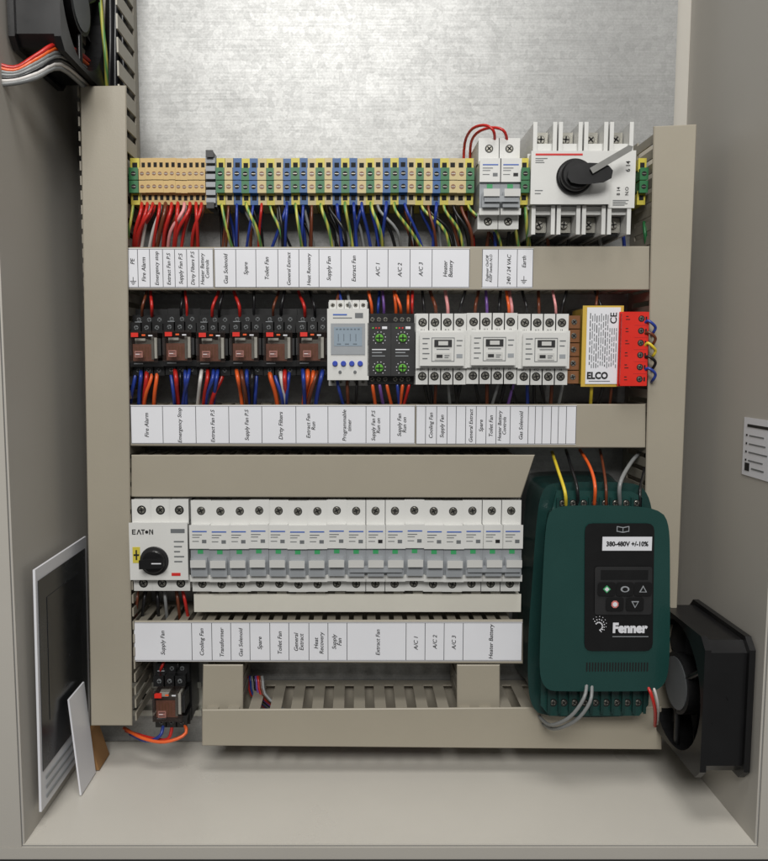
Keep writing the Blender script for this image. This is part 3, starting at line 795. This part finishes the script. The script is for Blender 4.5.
q = MB(); q.box(fV, 599, 569.5, 646, 579, 2.7, 3.1, BLACK); q.part('display', kp)
# ------------------------------------------------------------------ fans
def fan(xin, xout, dn, df, z0, z1, label):
    yc, zc = -(dn+df)/2, (z0+z1)/2; hy, hz = (dn-df)/2, (z1-z0)/2; sg = 1 if xout > xin else -1
    o = thing('cooling_fan', label, 'cooling fan', (xout, yc, z0))
    b = MB(); n = 40; R = .93
    sq, ci = [], []
    for i in range(n):
        a = 2*math.pi*(i+.5)/n; c, s_ = math.cos(a), math.sin(a); m = max(abs(c), abs(s_))
        sq.append((c/m*hy+yc, s_/m*hz+zc)); ci.append((c*R*hy+yc, s_*R*hz+zc))
    a0 = b.add([(xin, y, z) for y, z in sq]); a1 = b.add([(xin, y, z) for y, z in ci])
    a2 = b.add([(xout-sg*.001, y, z) for y, z in ci]); a3 = b.add([(xout-sg*.001, y, z) for y, z in sq])
    fl = xin+sg*.005; fl2 = xout-sg*.006
    def inset_(k): return [(yc+(y-yc)*k, zc+(z-zc)*k) for y, z in sq]
    s1 = b.add([(fl, y, z) for y, z in sq]); s2 = b.add([(fl, y, z) for y, z in inset_(.93)]); s3 = b.add([(fl2, y, z) for y, z in inset_(.93)]); s4 = b.add([(fl2, y, z) for y, z in sq])
    chain = [a1, a0, s1, s2, s3, s4, a3, a2, a1]
    for p, q_ in zip(chain, chain[1:]):
        for i in range(n):
            j = (i+1) % n; b.face([p+i, p+j, q_+j, q_+i], BLACK)
    b.part('housing', o)
    def disc(x0, x1, r, mt, nn=24):
        q = MB(); p0 = q.add([(x0, yc+r*math.cos(6.2832*i/nn), zc+r*math.sin(6.2832*i/nn)) for i in range(nn)]); p1 = q.add([(x1, yc+r*math.cos(6.2832*i/nn), zc+r*math.sin(6.2832*i/nn)) for i in range(nn)])
        for i in range(nn): q.face([p0+i, p0+(i+1) % nn, p1+(i+1) % nn, p1+i], mt, True)
        q.face([p0+i for i in range(nn)], mt); q.face([p1+i for i in range(nn)], mt); return q
    hub = disc(xin+sg*.002, xout-sg*.006, hz*.44, SOFTBLK).part('hub', o)
    disc(xin+sg*.0012, xin+sg*.0021, hz*.38, MGREY).part('hub_sticker', hub)
    for k in range(3):
        a = k*2.094+.5; q = MB(); u = Vector((0, math.cos(a)*hy, math.sin(a)*hz)); c = Vector((xin+sg*.004, yc, zc))
        q.tube([c+u*.35, c+u*.65, c+u*.95], .0025, BLACK, 6, 2); q.part('strut', o)
    for k in range(7):
        q = MB(); pts = []
        for i in range(5):
            r = (.40+.50*i/4)*hz
            for (da, xx_) in ((-.34, .010), (-.1, .014), (.2, .022)):
                a = k*2*math.pi/7+da+.1*i/4
                pts.append((xin+sg*xx_, yc+r*math.cos(a), zc+r*math.sin(a)))
        n0 = q.add(pts)
        for i in range(4):
            for j in range(2): q.face([n0+i*3+j, n0+i*3+j+1, n0+i*3+j+4, n0+i*3+j+3], SOFTBLK, True)
        q.part('blade', o)
    return o
fan(P(703, 700, .156).x, XR-.001, .156, .044, P(706, 783, .156).z, P(706, 640, .156).z, 'black square cooling fan on the right wall beside the drive')
zb = P(100, 88, .05).z
fan(P(103, 60, .04).x, XL+.001, .14, .035, zb, zb+.107, 'black square cooling fan at the top of the left wall')
# ------------------------------------------------------------------ papers
X0 = XL
def wallquad(bm, xoff_top, xoff_bot, da, db, z0, z1, mt, th=.001):
    fr = [(X0+xoff_bot, -da, z0), (X0+xoff_bot, -db, z0), (X0+xoff_top, -db, z1), (X0+xoff_top, -da, z1)]
    bk = [(x-th, y, z) for x, y, z in fr]
    return bm.prism(fr, bk, mt)
zt_ = P(38, 570, .146).z; zo_ = P(38, 812, .146).z
o = thing('manual', 'glossy grey manual with a dark photo standing flat against the left wall', 'manual', (XL, -.09, zo_))
b = MB(); wallquad(b, .009, .0065, .146, .028, zo_, zt_, PAPER, .002); b.part('cover_sheet', o)
H_ = zt_-zo_
def xo(z): return .0065+.0025*(z-zo_)/H_
def patch(da, db, fa, fb, mt, e, name):
    za, zc2 = zo_+fa*H_, zo_+fb*H_
    q = MB(); wallquad(q, xo(zc2)+e, xo(za)+e, da, db, za, zc2, mt, .0004); return q.part(name, o)
patch(.142, .034, .16, .95, PHOTO, .0006, 'printed_photo')
patch(.126, .052, .34, .86, PHOTO3, .0010, 'printed_photo')
for i in range(3): patch(.136, .065+.008*(i % 2), .03+.04*i, .042+.04*i, LGREY, .0007, 'printed_line')
b = MB(); wallquad(b, .014, .022, .098, .060, .001, P(72, 700, .098).z, PAPER, .0015)
b.single('white_card', 'small blank white card standing in front of the manual', 'card')
b = MB(); wallquad(b, .014, .024, .056, .026, .001, P(95, 728, .04).z, CARD, .004)
b.single('cardboard_piece', 'scrap of brown cardboard tucked behind the white card', 'cardboard')
o = thing('wall_notice', 'small white printed notice stuck on the right cabinet wall', 'notice', (XR, -.14, P(740, 482, .125).z))
def rq(da, db, z0, z1, mt, e, parent, name):
    fr = [(XR-e, -da, z0), (XR-e, -da, z1), (XR-e, -db, z1), (XR-e, -db, z0)]
    bk = [(x+.0004, y, z) for x, y, z in fr]
    return MB().prism(fr, bk, mt).part(name, parent)
z0, z1 = P(738, 474, .118).z, P(738, 417, .118).z
sh = rq(.163, .118, z0, z1, PAPER, .0007, o, 'sheet')
rq(.158, .124, z1-.0075, z1-.0052, INK, .0010, sh, 'printed_heading')
for i in range(4):
    zz = z1-.0135-i*.0068
    rq(.1245, .1225, zz-.0016, zz, INK, .0010, sh, 'bullet')
    rq(.150+.003*(i % 3), .1275, zz-.0014, zz-.0004, MGREY, .0010, sh, 'printed_line')
rq(.1295, .1225, z0+.004, z0+.0105, INK, .0010, sh, 'dark_symbol'); rq(.152, .133, z0+.006, z0+.0072, MGREY, .0010, sh, 'printed_line')
# ------------------------------------------------------------------ wires
wires = []
def wire(color, pts, where, r=.00125):
    b = MB(); b.tube([P(*p) for p in pts], r, WM[color], 7, 4)
    wires.append((where, color, pts[0][0], b))
R = random.uniform
A = 'below the top terminal row'
tan_c = ['red', 'red', 'red', 'red', 'brown', 'red', 'red', 'pink', 'red', 'red', 'red']
ti = 0; bi = 0; si = 0
alt = ['brown', 'red', 'black', 'brown', 'black', 'blue', 'grey', 'black', 'brown', 'black']
for kd, x, w in row1:
    if x in (640,): continue
    c = x+w/2
    if kd == 'tan':
        tgt = 139+(ti//3)*18+R(-5, 2)
        for j in range(2 if ti % 4 else 3):
            col = tan_c[ti] if j == 0 else random.choice(['red', 'red', 'white', 'pink', 'red', 'brown'])
            e = tgt+R(-6, 7)
            wire(col, [(c+j*1.5, 198-j*3, .034-j*.006), (c+j+(e-c)*R(.05, .2), 211, .054-j*.007), (c+(e-c)*R(.5, .8), 231, .050-j*.006), (e, 254, .034)], A, R(.0014, .0018))
        ti += 1
    else:
        col = {'earth': 'green and yellow', 'blue': 'blue'}.get(kd)
        if col is None: col = alt[bi % len(alt)]; bi += 1
        if 210 < x < 480: tgt = 216+(si//3)*26.7+13+R(-4, 4); si += 1
        else: tgt = c
        for j in range(3 if R(0, 1) < .5 else 2):
            cc = col if j == 0 else random.choice(['black', 'brown', 'blue', 'black', 'black', 'grey', 'brown'])
            e = tgt+R(-10, 10)
            wire(cc, [(c+j*1.5, 198-j*5, .034-j*.010), (c+(e-c)*R(0, .2), 210, R(.044, .055)-j*.012), (c+(e-c)*R(.45, .85), 230, R(.042, .052)-j*.012), (e, 254, .034-j*.006)], A, R(.0012, .0016))
B_ = 'looping from the top of the two pole breaker'
wire('red', [(495, 142, .056), (493, 130, .066), (483, 125, .060), (470, 131, .045), (464, 150, .012), (465, 200, .010), (470, 252, .03)], B_, .0013)
wire('red', [(508, 143, .056), (503, 130, .064), (488, 128, .056), (474, 136, .040), (470, 155, .012), (472, 200, .01), (474, 252, .03)], B_, .0013)
Cw = 'below the two pole breaker and rotary switch'
for x, c, dx in ((490, 'brown', -4), (494, 'blue', 2), (510, 'black', -3), (514, 'green and yellow', 6), (546, 'brown', 3), (571, 'black', -4), (597, 'grey', 5), (622, 'blue', 3), (644, 'green', 3)):
    wire(c, [(x, 222, .035), (x+dx*.4, 234, .042), (x+dx, 254, .034)], Cw, .0016)
wire('green and yellow', [(525, 198, .055), (526, 214, .066), (527, 232, .058), (529, 254, .034)], Cw, .0015)
E = 'above the middle row devices'
for x, c in ((142, 'brown'), (152, 'red'), (181, 'black'), (187, 'red'), (212, 'red'), (219, 'black'), (240, 'red'), (254, 'black'), (273, 'brown'), (281, 'black'), (305, 'red'), (315, 'black'), (335, 'brown'), (343, 'blue'), (350, 'grey'),
             (372, 'orange'), (378, 'blue'), (384, 'purple'), (396, 'orange'), (401, 'orange'), (408, 'orange'), (412, 'red'), (424, 'black'), (436, 'brown'), (448, 'pink'), (460, 'black'), (475, 'brown'), (487, 'purple'), (499, 'black'), (509, 'orange'), (512, 'pink'), (527, 'black'), (539, 'brown'), (556, 'pink'), (562, 'black'), (596, 'brown'), (602, 'black')):
    dx = R(-9, 9)
    wire(c, [(x+dx, 280, .034), (x+dx*.7, 293, R(.042, .052)), (x+dx*.1, 306, R(.050, .058)), (x, 318, .045)], E, R(.0012, .0016))
H = 'under the middle row devices'
relc = ['blue', 'blue', 'red', 'orange', 'brown', 'blue', 'red', 'purple', 'orange', 'blue', 'white', 'red']
i = 0
for rx in range(6):
    bx = 129+rx*33.3; tg = bx+16+R(-7, 7)
    for off in (7, 12, 18, 23, 28):
        e = tg+(off-16)*R(.2, .9)+R(-4, 4); s0 = bx+off
        c = relc[i % len(relc)] if R(0, 1) < .75 else random.choice(['red', 'blue', 'orange', 'black']); i += 1
        wire(c, [(s0, 366, .046), (s0+(e-s0)*.2+R(-1, 1), 378, R(.05, .066)), (s0+(e-s0)*.7, 394, R(.046, .055)), (e, 412, .036)], H, R(.0016, .0021))
for x, c in ((337, 'blue'), (347, 'brown'), (357, 'black'), (372, 'orange'), (379, 'purple'), (386, 'orange'), (397, 'blue'), (403, 'orange'), (410, 'red'), (424, 'black'), (430, 'black'), (436, 'brown'), (448, 'grey'), (455, 'black'), (461, 'black'), (475, 'black'), (487, 'brown'), (499, 'grey'), (505, 'black'), (510, 'black'), (514, 'purple'), (527, 'blue'), (534, 'black'), (540, 'black'), (552, 'brown'), (563, 'grey'), (592, 'yellow'), (604, 'black'), (612, 'brown')):
    dx = R(-10, 10); wire(c, [(x, 378, .046), (x+dx*.2, 388, .056), (x+dx, 412, .036)], H, R(.0013, .0017))
K = 'curling out of the red terminal block'
for y, c in ((323, 'blue'), (334, 'brown'), (346, 'yellow'), (358, 'black'), (370, 'blue')):
    wire(c, [(644.5, y, .0705), (648, y+R(-3, 0), .074), (653, y+1, .075), (655.5, y+5, .073), (653, y+10, .070), (650, y+13, .055), (650, y+16, .03)], K, .0013)
Lw = 'above the circuit breaker row'
for i in range(20):
    x = 140+i*19+R(-3, 3); c = random.choice(['black', 'black', 'grey', 'brown', 'purple', 'blue', 'red'])
    wire(c, [(x+R(-6, 6), 490, .03), (x, 500, .042), (x, 512, .040)], Lw, .0014)
Mw = 'below the motor starter'
for x, c, dx in ((138, 'brown', -3), (146, 'black', -5), (157, 'black', 2), (164, 'grey', 4), (176, 'brown', 5), (182, 'red', 8)):
    wire(c, [(x, 588, .045), (x+dx*.4, 602, .052), (x+dx, 628, .036)], Mw, .0016)
N_ = 'glimpsed inside the slotted bottom duct'
for i, c in enumerate(['red', 'blue', 'grey', 'black', 'purple', 'red', 'brown', 'grey']):
    x0 = 248+i*2; wire(c, [(x0, 676, .012+.003*i), (x0+8, 700, .015+.004*i), (x0+60, 724, .02+.004*i), (440, 726, .018+.004*i)], N_, .0015)
O_ = 'leaving the lone relay at bottom left'
wire('orange', [(180, 716, .045), (186, 733, .058), (165, 742, .062), (142, 738, .056), (124, 728, .03)], O_, .0016)
wire('blue', [(164, 722, .05), (160, 736, .058), (146, 741, .05), (130, 734, .03)], O_, .0016)
wire('red', [(173, 722, .05), (168, 739, .055), (150, 738, .05), (126, 731, .028)], O_, .0016)
wire('red', [(160, 672, .045), (163, 664, .05), (168, 654, .03)], O_, .0014)
wire('black', [(176, 672, .045), (178, 664, .05), (176, 654, .03)], O_, .0014)
Q = 'entering the top of the green motor drive'
wire('yellow', [(566, 508, .088), (565, 492, .094), (558, 470, .07), (552, 452, .035)], Q, .0015)
wire('orange', [(594, 508, .088), (595, 486, .096), (590, 467, .07), (580, 450, .035)], Q, .0015)
wire('grey', [(620, 508, .088), (620, 484, .096), (630, 464, .07), (640, 452, .035)], Q, .0018)
wire('brown', [(606, 508, .088), (606, 487, .09), (603, 465, .06), (600, 450, .035)], Q, .0013)
wire('black', [(578, 508, .088), (577, 487, .092), (571, 467, .065), (566, 450, .035)], Q, .0014)
wire('black', [(641, 508, .088), (640, 490, .085), (644, 471, .06), (646, 452, .03)], Q, .0013)
S_ = 'hanging from the bottom of the green motor drive'
wire('grey', [(587, 681, .104), (584, 698, .114), (570, 717, .110), (550, 725, .09), (537, 714, .06), (528, 706, .03)], S_, .0016)
wire('grey', [(592, 681, .104), (590, 702, .114), (575, 721, .108), (553, 729, .085), (538, 720, .055), (526, 712, .03)], S_, .0016)
wire('red', [(645, 681, .102), (651, 694, .110), (655, 710, .106), (655, 726, .08)], S_, .0015)
wire('white', [(650, 681, .102), (655, 692, .108), (658, 708, .102), (657, 724, .075)], S_, .0013)
T_ = 'running to the fan at the top left corner'
for i, c in enumerate(['red', 'orange', 'grey', 'grey', 'black', 'white', 'grey']):
    wire(c, [(-14, 60+i*4.2, .15), (14, 68+i*2.5, .146), (36, 56+i*3.6, .142), (60, 44+i*4, .12), (88, 60+i*5, .05), (100, 84+i*2, .03)], T_, .0019)
wire('green and yellow', [(99, -12, .04), (103, 30, .045), (106, 60, .045), (107, 96, .03)], 'running upright beside the fan at top left', .0018)
V_ = 'added to darken the open top of the left duct'
for i in range(6):  # black wires added as filling so the duct slots look dark
    xw = 110+(i % 3)*7; dd = .012+.014*(i//3)
    wire('black', [(xw, -30, dd), (xw+R(-2, 2), 40, dd+.004), (xw+R(-2, 2), 110, dd+.002), (xw, 240, dd)], V_, .0032)
grp = {}
for w in wires: grp.setdefault((w[0], w[1]), []).append(w)
for (where, color), ws in grp.items():
    ws.sort(key=lambda w: w[2])
    for i, w in enumerate(ws):
        lb = ('%s %s wire from the left %s' % (ordw(i+1), color, where)) if len(ws) > 1 else ('only %s wire %s' % (color, where))
        w[3].single('wire', lb, 'wire', None, 'wires '+where)
# ------------------------------------------------------------------ camera, lamps, world
cam = bpy.data.cameras.new('Camera'); co = bpy.data.objects.new('Camera', cam); COL.objects.link(co)
co.location = (0, -D, ZC); co.rotation_euler = (math.pi/2-TH, 0, 0)
cam.sensor_fit = 'HORIZONTAL'; cam.sensor_width = 36; cam.lens = 36*FPX/768
cam.shift_x = (384-VPX)/768; cam.clip_start = .01; cam.clip_end = 50
scene.camera = co
def area(name, loc, target, sx, sy, e, col):
    l = bpy.data.lights.new(name, 'AREA'); l.shape = 'RECTANGLE'; l.size = sx; l.size_y = sy; l.energy = e; l.color = col
    o = bpy.data.objects.new(name, l); COL.objects.link(o); o.location = loc
    o.rotation_euler = (Vector(target)-Vector(loc)).to_track_quat('-Z', 'Y').to_euler()
area('ceiling_lamp', (-.10, -1.7, ZC+1.0), (0, 0, .33), .9, .55, 27, (1, .985, .955))
area('added_floor_fill', (.05, -.75, ZC+1.5), (.02, -.1, 0), .7, .45, 11, (1, .98, .945))  # fill light added from above to brighten the cabinet floor and walls
w = bpy.data.worlds.new('World'); scene.world = w; w.use_nodes = True
w.node_tree.nodes['Background'].inputs[0].default_value = (1, .99, .97, 1)
w.node_tree.nodes['Background'].inputs[1].default_value = .13
scene.view_settings.view_transform = 'Standard'; scene.view_settings.look = 'None'; scene.view_settings.exposure = 0
